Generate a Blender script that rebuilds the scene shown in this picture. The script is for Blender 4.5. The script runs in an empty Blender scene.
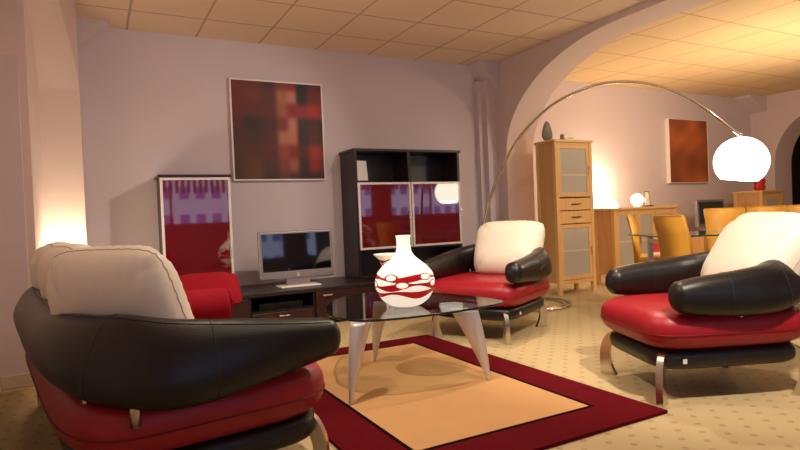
import bpy, bmesh, math, random
from mathutils import Vector, Matrix, Euler
random.seed(4)
PI = math.pi
sc = bpy.context.scene
col = sc.collection

# ------------------------------------------------------------------ materials
def srgb(r, g, b):
    def f(c):
        c /= 255.0
        return c / 12.92 if c <= 0.04045 else ((c + 0.055) / 1.055) ** 2.4
    return (f(r), f(g), f(b), 1.0)

def mat(name, color, rough=0.5, metal=0.0, spec=0.5, trans=0.0, ior=1.45, bump=None, var=None, emit=None, estr=0.0, coat=0.0):
    m = bpy.data.materials.new(name); m.use_nodes = True
    nt = m.node_tree; b = nt.nodes['Principled BSDF']
    b.inputs['Base Color'].default_value = color
    b.inputs['Roughness'].default_value = rough
    b.inputs['Metallic'].default_value = metal
    b.inputs['Specular IOR Level'].default_value = spec
    b.inputs['Transmission Weight'].default_value = trans
    b.inputs['IOR'].default_value = ior
    b.inputs['Coat Weight'].default_value = coat
    tc = nt.nodes.new('ShaderNodeTexCoord')
    if var:     # (scale, amount) subtle tone variation
        n = nt.nodes.new('ShaderNodeTexNoise'); n.inputs['Scale'].default_value = var[0]; n.inputs['Detail'].default_value = 4
        nt.links.new(tc.outputs['Object'], n.inputs['Vector'])
        mx = nt.nodes.new('ShaderNodeMix'); mx.data_type = 'RGBA'
        k = var[1]
        mx.inputs['A'].default_value = (color[0]*(1-k), color[1]*(1-k), color[2]*(1-k), 1)
        mx.inputs['B'].default_value = (min(1, color[0]*(1+k)), min(1, color[1]*(1+k)), min(1, color[2]*(1+k)), 1)
        nt.links.new(n.outputs['Fac'], mx.inputs['Factor']); nt.links.new(mx.outputs['Result'], b.inputs['Base Color'])
    if bump:    # (scale, strength)
        n = nt.nodes.new('ShaderNodeTexNoise'); n.inputs['Scale'].default_value = bump[0]; n.inputs['Detail'].default_value = 3
        nt.links.new(tc.outputs['Object'], n.inputs['Vector'])
        bp = nt.nodes.new('ShaderNodeBump'); bp.inputs['Strength'].default_value = bump[1]; bp.inputs['Distance'].default_value = 0.01
        nt.links.new(n.outputs['Fac'], bp.inputs['Height']); nt.links.new(bp.outputs['Normal'], b.inputs['Normal'])
    if emit:
        b.inputs['Emission Color'].default_value = emit; b.inputs['Emission Strength'].default_value = estr
    return m

def wood(name, c1, c2, axis_scale=(6, 6, 0.6), rough=0.4, coat=0.0):
    m = bpy.data.materials.new(name); m.use_nodes = True
    nt = m.node_tree; b = nt.nodes['Principled BSDF']; b.inputs['Roughness'].default_value = rough; b.inputs['Coat Weight'].default_value = coat
    tc = nt.nodes.new('ShaderNodeTexCoord'); mp = nt.nodes.new('ShaderNodeMapping'); mp.inputs['Scale'].default_value = axis_scale
    n = nt.nodes.new('ShaderNodeTexNoise'); n.inputs['Scale'].default_value = 5; n.inputs['Detail'].default_value = 6; n.inputs['Distortion'].default_value = 0.4
    r = nt.nodes.new('ShaderNodeValToRGB'); r.color_ramp.elements[0].position = .3; r.color_ramp.elements[1].position = .7
    r.color_ramp.elements[0].color = c1; r.color_ramp.elements[1].color = c2
    nt.links.new(tc.outputs['Object'], mp.inputs['Vector']); nt.links.new(mp.outputs['Vector'], n.inputs['Vector'])
    nt.links.new(n.outputs['Fac'], r.inputs['Fac']); nt.links.new(r.outputs['Color'], b.inputs['Base Color'])
    return m

class NG:   # tiny math-node helper
    def __init__(s, m):
        m.use_nodes = True; s.nt = m.node_tree; s.b = s.nt.nodes['Principled BSDF']
    def n(s, t): return s.nt.nodes.new(t)
    def put(s, sock, v):
        if isinstance(v, (int, float)): sock.default_value = v
        else: s.nt.links.new(v, sock)
    def m(s, op, a, b=0.0, c=0.0):
        x = s.n('ShaderNodeMath'); x.operation = op
        s.put(x.inputs[0], a); s.put(x.inputs[1], b); s.put(x.inputs[2], c); return x.outputs[0]
    def mix(s, f, a, b):
        x = s.n('ShaderNodeMix'); x.data_type = 'RGBA'; s.put(x.inputs['Factor'], f)
        for k, v in (('A', a), ('B', b)):
            if isinstance(v, tuple): x.inputs[k].default_value = v
            else: s.nt.links.new(v, x.inputs[k])
        return x.outputs['Result']
    def xyz(s, which='Object'):
        tc = s.n('ShaderNodeTexCoord'); sp = s.n('ShaderNodeSeparateXYZ'); s.nt.links.new(tc.outputs[which], sp.inputs[0])
        return sp.outputs[0], sp.outputs[1], sp.outputs[2], tc.outputs[which]

def ceiling_mat(name, x0, y0, t, base, line):
    m = bpy.data.materials.new(name); g = NG(m); x, y, z, v = g.xyz()
    def near(c, o):
        q = g.m('DIVIDE', g.m('SUBTRACT', c, o), t)
        fr = g.m('ABSOLUTE', g.m('SUBTRACT', g.m('FRACT', g.m('ADD', q, 100.5)), .5))
        return g.m('LESS_THAN', fr, 0.010 / t)
    ln = g.m('MAXIMUM', near(x, x0), near(y, y0))
    ns = g.n('ShaderNodeTexNoise'); ns.inputs['Scale'].default_value = 90; g.nt.links.new(v, ns.inputs['Vector'])
    c = g.mix(g.m('MULTIPLY', ns.outputs['Fac'], .35), base, tuple(k*.8 for k in base[:3]) + (1,))
    g.nt.links.new(g.mix(ln, c, line), g.b.inputs['Base Color']); g.b.inputs['Roughness'].default_value = .9
    bp = g.n('ShaderNodeBump'); bp.inputs['Strength'].default_value = .3; bp.inputs['Distance'].default_value = .01
    g.nt.links.new(g.m('SUBTRACT', 1.0, ln), bp.inputs['Height']); g.nt.links.new(bp.outputs['Normal'], g.b.inputs['Normal'])
    return m

def carpet_mat():
    m = bpy.data.materials.new('carpet'); g = NG(m); x, y, z, v = g.xyz()
    # small dark lozenges on a staggered grid, rotated with the room
    s = .135
    def dots(ox, oy):
        fx = g.m('ABSOLUTE', g.m('SUBTRACT', g.m('FRACT', g.m('ADD', g.m('DIVIDE', x, s), 50 + ox)), .5))
        fy = g.m('ABSOLUTE', g.m('SUBTRACT', g.m('FRACT', g.m('ADD', g.m('DIVIDE', y, s), 50 + oy)), .5))
        return g.m('LESS_THAN', g.m('ADD', fx, fy), .13)
    d = g.m('MAXIMUM', dots(0, 0), dots(.5, .5))
    ns = g.n('ShaderNodeTexNoise'); ns.inputs['Scale'].default_value = 220; ns.inputs['Detail'].default_value = 3; g.nt.links.new(v, ns.inputs['Vector'])
    n2 = g.n('ShaderNodeTexNoise'); n2.inputs['Scale'].default_value = 1.5; g.nt.links.new(v, n2.inputs['Vector'])
    c = g.mix(ns.outputs['Fac'], srgb(168, 146, 108), srgb(205, 184, 142))
    c = g.mix(g.m('MULTIPLY', n2.outputs['Fac'], .3), c, srgb(160, 138, 100))
    g.nt.links.new(g.mix(g.m('MULTIPLY', d, .45), c, srgb(128, 104, 74)), g.b.inputs['Base Color'])
    g.b.inputs['Roughness'].default_value = .95; g.b.inputs['Specular IOR Level'].default_value = .1
    bp = g.n('ShaderNodeBump'); bp.inputs['Strength'].default_value = .4; bp.inputs['Distance'].default_value = .004
    g.nt.links.new(ns.outputs['Fac'], bp.inputs['Height']); g.nt.links.new(bp.outputs['Normal'], g.b.inputs['Normal'])
    return m

def vase_mat(name, glow, height):
    m = bpy.data.materials.new(name); g = NG(m); x, y, z, v = g.xyz()
    th = g.m('ARCTAN2', y, x)
    def band(c, a, k, ph, w, wv, k2, ph2):
        ctr = g.m('ADD', c, g.m('MULTIPLY', g.m('SINE', g.m('ADD', g.m('MULTIPLY', th, k), ph)), a))
        ww = g.m('ADD', w, g.m('MULTIPLY', g.m('SINE', g.m('ADD', g.m('MULTIPLY', th, k2), ph2)), wv))
        return g.m('LESS_THAN', g.m('ABSOLUTE', g.m('SUBTRACT', z, ctr)), ww)
    def oval(c, k, ph, rx, rz):
        # repeated white ovals round the body
        q = g.m('SINE', g.m('ADD', g.m('MULTIPLY', th, k), ph))
        u = g.m('DIVIDE', q, rx); w = g.m('DIVIDE', g.m('SUBTRACT', z, c), rz)
        return g.m('ADD', g.m('MULTIPLY', u, u), g.m('MULTIPLY', w, w))
    H = height
    b1 = band(.175*H/.416, .008, 3, .4, .013, .006, 3, 2.0)
    b2 = band(.132*H/.416, .010, 3, 1.6, .013, .007, 4, .4)
    b3 = band(.088*H/.416, .008, 4, .2, .014, .007, 3, 1.2)
    red = g.m('MAXIMUM', b1, g.m('MAXIMUM', b2, b3))
    if height < .4: red = g.m('MAXIMUM', red, g.m('MAXIMUM', band(.268, .006, 3, .4, .008, .004, 4, 1), band(.240, .006, 4, 1.4, .006, .003, 3, 2)))
    for c, k, ph in ((.182*H/.416, 2.5, 1.1), (.140*H/.416, 2.5, .1)):
        o = oval(c, k, ph, .62, .021)
        rim = g.m('LESS_THAN', o, 1.0); ins = g.m('LESS_THAN', o, .55)
        red = g.m('MAXIMUM', red, rim); red = g.m('MULTIPLY', red, g.m('SUBTRACT', 1.0, ins))
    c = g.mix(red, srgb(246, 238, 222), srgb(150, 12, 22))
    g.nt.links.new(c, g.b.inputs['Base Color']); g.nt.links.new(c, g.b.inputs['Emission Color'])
    g.b.inputs['Emission Strength'].default_value = glow  # self-glow added to imitate the burnt-out look under the spotlights
    g.b.inputs['Roughness'].default_value = .15
    return m

M = {}
M['wall'] = mat('wall_paint', srgb(214, 202, 208), .85, var=(1.5, .04), bump=(60, .05))
M['wall_right'] = mat('wall_paint_right', srgb(212, 196, 198), .85, var=(1.5, .04), bump=(60, .05))
M['arch'] = mat('arch_plaster', srgb(212, 196, 196), .85, var=(2, .03), bump=(40, .06))
M['reveal'] = mat('arch_reveal', srgb(222, 202, 194), .8, var=(2, .03))
M['base'] = mat('baseboard_paint', srgb(206, 186, 158), .6)
M['ceil'] = ceiling_mat('ceiling_tiles', .348, 5.235, .60, srgb(238, 214, 188), srgb(190, 164, 138))
M['ceil_r'] = ceiling_mat('ceiling_tiles_right', 5.67, 3.505, .625, srgb(238, 208, 162), srgb(204, 168, 122))
M['carpet'] = carpet_mat()
M['black_leather'] = mat('black_leather', srgb(20, 18, 17), .36, spec=.55, bump=(160, .12), var=(9, .15))
M['red_leather'] = mat('red_leather', srgb(152, 22, 34), .40, spec=.5, bump=(160, .12), var=(7, .08))
M['white_leather'] = mat('white_leather', srgb(236, 228, 212), .45, spec=.4, bump=(14, .25), var=(6, .05))
M['seam'] = mat('seam_thread', srgb(40, 35, 32), .6)
M['seam_light'] = mat('seam_light', srgb(186, 172, 148), .7)
M['seam_red'] = mat('seam_red', srgb(110, 8, 16), .5)
M['steel'] = mat('brushed_steel', srgb(206, 200, 192), .26, metal=1.0)
M['chrome'] = mat('chrome', srgb(210, 205, 198), .12, metal=1.0)
M['alu'] = mat('white_aluminium', srgb(232, 226, 224), .4, metal=.1)
M['silver'] = mat('silver_plastic', srgb(150, 144, 144), .35, metal=.5)
M['table_leg'] = mat('satin_cast_metal', srgb(214, 210, 208), .38, metal=.45)
M['redglass'] = mat('red_lacquered_glass', srgb(104, 4, 22), .03, spec=.9, coat=.8)
M['wenge'] = wood('wenge_wood', srgb(30, 18, 20), srgb(46, 28, 30), (8, 8, .8), .35)
M['wenge_in'] = mat('wenge_interior', srgb(30, 20, 22), .5)
M['mahog'] = wood('dark_red_wood', srgb(44, 20, 21), srgb(60, 27, 27), (.8, 8, 8), .3)
M['maple'] = wood('maple_wood', srgb(212, 166, 104), srgb(226, 184, 122), (9, 9, .7), .4)
M['maple_side'] = wood('maple_side_wood', srgb(196, 148, 88), srgb(208, 162, 100), (9, 9, .7), .45)
M['frost'] = mat('frosted_glass', srgb(178, 172, 160), .35, spec=.4, var=(3, .05))
M['frostline'] = mat('shelf_seen_in_glass', srgb(206, 194, 168), .4)
M['black'] = mat('black_plastic', srgb(14, 13, 14), .35)
M['screen'] = mat('screen_glass', srgb(8, 9, 14), .04, spec=.8, coat=.5)
M['white'] = mat('white_card', srgb(236, 230, 220), .6)
M['redfab'] = mat('red_fabric', srgb(136, 16, 30), .85, spec=.15, bump=(220, .35), var=(12, .1))
M['tan'] = mat('tan_leather', srgb(214, 156, 58), .42, bump=(120, .1), var=(5, .06))
M['redrug'] = mat('red_rug_pile', srgb(92, 14, 22), .95, spec=.05, bump=(260, .5), var=(40, .18))
M['tanrug'] = mat('tan_rug_pile', srgb(196, 150, 102), .95, spec=.05, bump=(260, .45), var=(5, .08))
M['blkrug'] = mat('black_rug_pile', srgb(26, 10, 12), .95, spec=.05)
M['globe'] = mat('opal_globe', srgb(250, 244, 232), .25, emit=(1.0, .90, .74, 1), estr=9.0)
M['lampglobe'] = mat('lamp_globe', srgb(250, 240, 220), .3, emit=(1.0, .80, .50, 1), estr=14.0)
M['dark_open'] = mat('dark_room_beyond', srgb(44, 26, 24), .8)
def thin_glass():
    m = bpy.data.materials.new('table_glass'); m.use_nodes = True; nt = m.node_tree
    out = nt.nodes['Material Output']; t = nt.nodes.new('ShaderNodeBsdfTransparent'); t.inputs['Color'].default_value = (.80, .84, .83, 1)
    gl = nt.nodes.new('ShaderNodeBsdfGlossy'); gl.inputs['Roughness'].default_value = .015
    lw = nt.nodes.new('ShaderNodeLayerWeight'); lw.inputs['Blend'].default_value = .5
    pw = nt.nodes.new('ShaderNodeMath'); pw.operation = 'POWER'; pw.inputs[1].default_value = 3.6; nt.links.new(lw.outputs['Facing'], pw.inputs[0])
    fr = nt.nodes.new('ShaderNodeMath'); fr.operation = 'MULTIPLY_ADD'; fr.inputs[1].default_value = .62; fr.inputs[2].default_value = .03; nt.links.new(pw.outputs[0], fr.inputs[0]); mx = nt.nodes.new('ShaderNodeMixShader')
    nt.links.new(fr.outputs[0], mx.inputs[0]); nt.links.new(t.outputs[0], mx.inputs[1]); nt.links.new(gl.outputs[0], mx.inputs[2]); nt.links.new(mx.outputs[0], out.inputs['Surface'])
    return m
M['glass'] = thin_glass()
M['glass_edge'] = mat('glass_edge', srgb(10, 16, 14), .1)
M['tealglass'] = mat('dark_table_glass', srgb(40, 70, 66), .05, spec=.7, coat=.5)
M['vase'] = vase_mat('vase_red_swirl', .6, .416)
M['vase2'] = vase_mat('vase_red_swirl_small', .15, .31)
M['grey'] = mat('grey_ceramic', srgb(120, 118, 112), .4, var=(14, .4))
M['redorn'] = mat('red_ornament', srgb(190, 44, 26), .4, var=(20, .5))

# ------------------------------------------------------------------ mesh helpers
def link(name, bm, m, parent=None, smooth=False, loc=None, rot=None):
    me = bpy.data.meshes.new(name); bm.normal_update(); bm.to_mesh(me); bm.free()
    ms = m if isinstance(m, (list, tuple)) else [m]
    for k in ms: me.materials.append(k)
    if smooth:
        for p in me.polygons: p.use_smooth = True
    o = bpy.data.objects.new(name, me); col.objects.link(o)
    if parent: o.parent = parent
    if loc: o.location = loc
    if rot: o.rotation_euler = rot
    return o

def thing(name, label, cat, loc=(0, 0, 0), rz=0, group=None):
    o = bpy.data.objects.new(name, None); col.objects.link(o); o.location = loc; o.rotation_euler = (0, 0, rz)
    o.empty_display_size = .1
    o['label'] = label; o['category'] = cat
    if group: o['group'] = group
    return o
def tag(o, label, cat, group=None):
    o['label'] = label; o['category'] = cat
    if group: o['group'] = group
    return o
def struct(name, bm, m, parent=None, smooth=False):
    o = link(name, bm, m, parent, smooth); o['kind'] = 'structure'; return o

def box(bm, x0, x1, y0, y1, z0, z1, bev=0.0, seg=2, mi=0):
    t = bmesh.new()
    r = bmesh.ops.create_cube(t, size=1.0)
    for v in t.verts:
        v.co = Vector(((x0+x1)/2 + v.co.x*(x1-x0), (y0+y1)/2 + v.co.y*(y1-y0), (z0+z1)/2 + v.co.z*(z1-z0)))
    if bev > 0: bmesh.ops.bevel(t, geom=t.edges[:], offset=bev, segments=seg, affect='EDGES', profile=.5)
    merge(bm, t, mi)
    return bm
def merge(bm, t, mi=0, mtx=None):
    mp = {}
    for v in t.verts: mp[v] = bm.verts.new(mtx @ v.co if mtx else v.co)
    for f in t.faces:
        try:
            nf = bm.faces.new([mp[v] for v in f.verts]); nf.material_index = mi; nf.smooth = f.smooth
        except ValueError: pass
    t.free()
def B(*a, **k): return box(bmesh.new(), *a, **k)

def lathe(prof, seg=48, closed_bottom=True, bm=None, mtx=None):
    t = bmesh.new(); rings = []
    for r, z in prof:
        if r < 1e-5: rings.append([t.verts.new((0, 0, z))])
        else: rings.append([t.verts.new((r*math.cos(2*PI*i/seg), r*math.sin(2*PI*i/seg), z)) for i in range(seg)])
    for a, b in zip(rings[:-1], rings[1:]):
        for i in range(seg):
            j = (i+1) % seg
            if len(a) == 1 and len(b) == 1: continue
            if len(a) == 1: t.faces.new((a[0], b[j], b[i]))
            elif len(b) == 1: t.faces.new((a[i], a[j], b[0]))
            else: t.faces.new((a[i], a[j], b[j], b[i]))
    bmesh.ops.recalc_face_normals(t, faces=t.faces[:])
    for f in t.faces: f.smooth = True
    if bm is None and mtx is None: return t
    bm = bm or bmesh.new(); merge(bm, t, 0, mtx); return bm

def catmull(pts, n):
    out = []
    P = [pts[0]] + list(pts) + [pts[-1]]
    for k in range(1, len(P)-2):
        for i in range(n):
            t = i/n; a, b, c, d = P[k-1], P[k], P[k+1], P[k+2]
            out.append(tuple(.5*((2*b[q]) + (c[q]-a[q])*t + (2*a[q]-5*b[q]+4*c[q]-d[q])*t*t + (-a[q]+3*b[q]-3*c[q]+d[q])*t**3) for q in range(len(a))))
    out.append(tuple(pts[-1])); return out

def tube(pts, r, seg=10, bm=None, cap=True, closed=False):
    bm = bm or bmesh.new(); rings = []
    n = len(pts); P = [Vector(p[:3]) for p in pts]
    rr = [r(i/(n-1)) if callable(r) else r for i in range(n)]
    up = None
    for i in range(n):
        if closed: T = (P[(i+1) % n] - P[i-1]).normalized()
        else: T = (P[min(i+1, n-1)] - P[max(i-1, 0)]).normalized()
        if up is None:
            a = Vector((0, 0, 1)) if abs(T.z) < .9 else Vector((1, 0, 0)); up = (a - T*a.dot(T)).normalized()
        else: up = (up - T*up.dot(T)).normalized()
        s = T.cross(up)
        rings.append([bm.verts.new(P[i] + (up*math.cos(2*PI*k/seg) + s*math.sin(2*PI*k/seg))*rr[i]) for k in range(seg)])
    m = n if closed else n-1
    for i in range(m):
        a, b = rings[i], rings[(i+1) % n]
        for k in range(seg):
            f = bm.faces.new((a[k], a[(k+1) % seg], b[(k+1) % seg], b[k])); f.smooth = True
    if cap and not closed:
        bm.faces.new(rings[0][::-1]); bm.faces.new(rings[-1])
    bmesh.ops.recalc_face_normals(bm, faces=bm.faces[:])
    return bm

def prism(poly, axis, a, b, bev=0.0, mi=0, bm=None):
    """extrude a 2-D outline along an axis: 'x' -> (y,z); 'y' -> (x,z); 'z' -> (x,y)"""
    t = bmesh.new()
    def mk(p, h):
        return {'x': (h, p[0], p[1]), 'y': (p[0], h, p[1]), 'z': (p[0], p[1], h)}[axis]
    A = [t.verts.new(mk(p, a)) for p in poly]; Bv = [t.verts.new(mk(p, b)) for p in poly]
    n = len(poly)
    t.faces.new(A); t.faces.new(Bv[::-1])
    for i in range(n): t.faces.new((A[i], Bv[i], Bv[(i+1) % n], A[(i+1) % n]))
    bmesh.ops.recalc_face_normals(t, faces=t.faces[:])
    if bev > 0: bmesh.ops.bevel(t, geom=t.edges[:], offset=bev, segments=2, affect='EDGES')
    if bm is None: return t
    merge(bm, t, mi); return bm

def sgnp(v, p): return math.copysign(abs(v)**p, v)

def superbox(hx, hy, hz, nx=5.0, nz=2.4, seg=64, rings=20, top_bulge=0.0, shape=None):
    """puffy slab: superellipse plan, rounded rim"""
    t = bmesh.new(); R = []
    for j in range(rings+1):
        ph = -PI/2 + PI*j/rings
        c = abs(math.cos(ph))**(2/nz); z = sgnp(math.sin(ph), 2/nz)
        if j in (0, rings): R.append([t.verts.new((0, 0, hz*z))]); continue
        ring = []
        for i in range(seg):
            a = 2*PI*i/seg
            x = sgnp(math.cos(a), 2/nx); y = sgnp(math.sin(a), 2/nx)
            # rim inset is an absolute distance, so the edge radius stays hz all round
            ins = (1-c)*hz*1.25
            X = x*(hx - ins) if c > .35 else x*(hx-hz*1.25*.65)*c/.35
            Y = y*(hy - ins) if c > .35 else y*(hy-hz*1.25*.65)*c/.35
            Z = hz*z
            if top_bulge and Z > 0: Z += top_bulge*(1-(X/hx)**2)*(1-(Y/hy)**2)
            ring.append(t.verts.new((X, Y, Z)))
        R.append(ring)
    for a, b in zip(R[:-1], R[1:]):
        for i in range(seg):
            j = (i+1) % seg
            if len(a) == 1: t.faces.new((a[0], b[j], b[i]))
            elif len(b) == 1: t.faces.new((a[i], a[j], b[0]))
            else: t.faces.new((a[i], a[j], b[j], b[i]))
    if shape:
        for v in t.verts: v.co = Vector(shape(v.co))
    bmesh.ops.recalc_face_normals(t, faces=t.faces[:])
    for f in t.faces: f.smooth = True
    return t

def pillow_bm(w, h, th, n=44, taper=0.0, crimp=.008, crown=.0, power=.42, seed=0):
    """upright pillow: width along x, height along z (0..h), thickness along y"""
    t = bmesh.new(); rnd = random.Random(seed)
    ph = [rnd.uniform(0, 6) for _ in range(4)]
    def pt(i, j, s):
        u = -1 + 2*i/n; v = -1 + 2*j/n
        # cosine spacing towards edges
        u = math.sin(u*PI/2); v = math.sin(v*PI/2)
        # map square to rounded square
        k = 5.0
        m = (abs(u)**k + abs(v)**k)**(1/k); mx = max(abs(u), abs(v))
        q = mx/m if m > 1e-6 else 1
        U = u*(q*.75+.25); V = v*(q*.75+.25)
        e = max(0.0, (1-abs(u)**3.0)*(1-abs(v)**3.0))
        d = th/2*(e**power)
        edge = (1-e)**2
        wob = crimp*edge*math.sin(34*(v if abs(u) > abs(v) else u)+ph[0])
        d += s*.006*math.sin(3*u+ph[1])*math.sin(2.5*v+ph[2])*e
        ww = w/2*(1 + taper*V)
        return (U*ww, s*d + wob*.6, h/2 + V*h/2 + crown*(1-U*U)*(V > 0)*V)
    F = [[None]*(n+1) for _ in range(n+1)]; K = [[None]*(n+1) for _ in range(n+1)]
    for i in range(n+1):
        for j in range(n+1):
            F[i][j] = t.verts.new(pt(i, j, -1))
            K[i][j] = F[i][j] if i in (0, n) or j in (0, n) else t.verts.new(pt(i, j, 1))
    for i in range(n):
        for j in range(n):
            t.faces.new((F[i][j], F[i+1][j], F[i+1][j+1], F[i][j+1]))
            try: t.faces.new((K[i][j], K[i][j+1], K[i+1][j+1], K[i+1][j]))
            except ValueError: pass
    bmesh.ops.recalc_face_normals(t, faces=t.faces[:])
    for f in t.faces: f.smooth = True
    seam = [pt(i, 0, 1) for i in range(n)] + [pt(n, j, 1) for j in range(n)] + [pt(n-i, n, 1) for i in range(n)] + [pt(0, n-j, 1) for j in range(n)]
    return t, seam

def slab_shell(st, n=10, seg=24):
    """upholstered armrest-and-back shell swept round the seat.
    st: (x, y, z, half_height, half_thickness, lean)"""
    P = catmull(st, n); bm = bmesh.new(); N = len(P); rings = []; marks = []
    def frame(i):
        a = Vector(P[max(i-1, 0)][:2]); b = Vector(P[min(i+1, N-1)][:2])
        T = (b-a).normalized(); T = Vector((T.x, T.y, 0)); Nn = Vector((T.y, -T.x, 0)); return T, Nn
    def ring(c, T, Nn, h, t, lean):
        up = Vector((0, 0, 1))*math.cos(lean) - Nn*math.sin(lean)
        sd = Nn*math.cos(lean) + Vector((0, 0, 1))*math.sin(lean)
        return [c + sd*sgnp(math.cos(2*PI*k/seg), .85)*t + up*sgnp(math.sin(2*PI*k/seg), .8)*h for k in range(seg)]
    T0, N0 = frame(0); T1, N1 = frame(N-1)
    p = P[0]
    for s in (1.0, .92, .75, .5, .25):
        k = math.sqrt(max(0, 1-s*s)) if s < 1 else .12
        rings.append(ring(Vector(p[:3]) - T0*.055*s, T0, N0, p[3]*max(k, .12), p[4]*max(k, .12), p[5]))
    for i in range(N):
        T, Nn = frame(i); q = P[i]; r = ring(Vector(q[:3]), T, Nn, q[3], q[4], q[5]); rings.append(r); marks.append(r)
    p = P[-1]
    for s in (.25, .5, .75, .92, 1.0):
        k = math.sqrt(max(0, 1-s*s)) if s < 1 else .12
        rings.append(ring(Vector(p[:3]) + T1*.055*s, T1, N1, p[3]*max(k, .12), p[4]*max(k, .12), p[5]))
    V = [[bm.verts.new(c) for c in r] for r in rings]
    for a, b in zip(V[:-1], V[1:]):
        for k in range(seg):
            f = bm.faces.new((a[k], a[(k+1) % seg], b[(k+1) % seg], b[k])); f.smooth = True
    f = bm.faces.new(V[0]); f.smooth = True
    f = bm.faces.new(V[-1][::-1]); f.smooth = True
    bmesh.ops.recalc_face_normals(bm, faces=bm.faces[:])
    return bm, marks

# ------------------------------------------------------------------ the room
WY, WYR, CZ = 5.761, 6.0, 2.75
XR = 10.2
YB = -3.3
struct('floor', B(-.9, XR+1.6, YB-.1, WYR+.1, -.1, 0), M['carpet'])
struct('ceiling', B(-.9, 4.55, YB, WY+.05, CZ, CZ+.1), M['ceil'])
struct('ceiling', B(4.55, XR+.1, YB, WYR+.1, CZ, CZ+.1), M['ceil_r'])
struct('wall_back', B(-.9, 4.36, WY, WY+.12, 0, CZ), M['wall'])
struct('wall_back_right', B(4.74, XR+.05, WYR, WYR+.12, 0, CZ), M['wall_right'])

def arch_outline(ys, yc, zs, za, ye, zt):
    """wall elevation (y,z) with an arched opening: jamb at ys, springing zs, apex za reached at yc, far jamb ye"""
    pts = []
    n = 22
    for i in range(n+1):
        a = PI/2*i/n
        pts.append((yc + (ys-yc)*math.cos(a), zs + (za-zs)*math.sin(a)**.96))
    yc2 = ye + (ys-yc)
    for i in range(n+1):
        a = PI/2*(1-i/n)
        pts.append((yc2 - (yc2-ye)*math.cos(a), zs + (za-zs)*math.sin(a)**.96))
    return [(ys, 0)] + pts + [(ye, 0)]

def arch_wall(name, x0, x1, ymin, ymax, ys, yc, zs, za, ye, zt, m_face, m_rev):
    o = arch_outline(ys, yc, zs, za, ye, zt)
    bm = bmesh.new()
    # strips between the opening outline and the top/outer boundary
    for x, flip in ((x0, False), (x1, True)):
        def q(a, b, c, d):
            vs = [bm.verts.new((x, p[0], p[1])) for p in (a, b, c, d)]
            try: f = bm.faces.new(vs if not flip else vs[::-1]); f.material_index = 0
            except ValueError: pass
        q((ys, 0), (ys, zt), (ymax, zt), (ymax, 0))
        q((ymin, 0), (ymin, zt), (ye, zt), (ye, 0))
        for a, b in zip(o[1:-2], o[2:-1]): q(b, (b[0], zt), (a[0], zt), a)
    for a, b in zip(o[:-1], o[1:]):
        f = bm.faces.new([bm.verts.new((x, p[0], p[1])) for x, p in ((x0, a), (x1, a), (x1, b), (x0, b))]); f.material_index = 1
    for y in (ymin, ymax):
        bm.faces.new([bm.verts.new(c) for c in ((x0, y, 0), (x1, y, 0), (x1, y, zt), (x0, y, zt))])
    bmesh.ops.remove_doubles(bm, verts=bm.verts[:], dist=1e-5)
    return struct(name, bm, [m_face, m_rev])
arch_wall('wall_right_arch', 4.35, 4.75, YB, WYR, 5.42, 3.70, 1.62, 2.69, -1.0, CZ, M['arch'], M['reveal'])
# left side: shallow arch against the left wall and the stub in front of it
la = [(5.20, 0, -.045), (5.20, 1.0, -.045), (5.20, 2.04, -.045), (5.17, 2.12, -.05), (5.08, 2.21, -.06), (4.92, 2.30, -.08), (4.70, 2.38, -.105), (4.40, 2.455, -.13), (4.05, 2.52, -.155), (3.4, 2.57, -.17), (2.0, 2.60, -.18), (-1.0, 2.60, -.18)]
bm = bmesh.new()
for (ya, za, xa), (yb, zb, xb) in zip(la[:-1], la[1:]):
    f = bm.faces.new([bm.verts.new(c) for c in ((-.34, ya, za), (xa, ya, za), (xb, yb, zb), (-.34, yb, zb))]); f.smooth = True
    if za > 0.5:
        bm.faces.new([bm.verts.new(c) for c in ((xa, ya, za), (xa, ya, CZ), (xb, yb, CZ), (xb, yb, zb))])
bm.faces.new([bm.verts.new(c) for c in ((-.045, 5.2, 0), (-.045, WY, 0), (-.045, WY, CZ), (-.045, 5.2, CZ))])
bmesh.ops.remove_doubles(bm, verts=bm.verts[:], dist=1e-5); bmesh.ops.recalc_face_normals(bm, faces=bm.faces[:])
struct('wall_left_arch', bm, M['reveal'])
struct('wall_left', B(-.55, -.32, 4.27, WY, 0, CZ), M['reveal'])
struct('wall_left_near', B(-.9, -.55, YB, WY, 0, CZ), M['reveal'])
struct('wall_left_stub', B(-.552, -.365, 4.262, 4.40, 0, 2.05, bev=.004), M['wall_right'])
struct('baseboard_left', box(B(-.535, -.348, 4.245, 4.262, 0, .085, bev=.006), -.32, -.30, 4.27, 5.19, 0, .085, bev=.006), M['base'])
struct('baseboard_left_near', B(-.552, -.535, 0, 4.262, 0, .085, bev=.005), M['base'])
struct('baseboard_back', B(-.04, 4.34, WY-.02, WY, 0, .08, bev=.004), M['base'])
struct('baseboard_back_right', B(4.76, XR, WYR-.02, WYR, 0, .08, bev=.004), M['base'])
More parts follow.
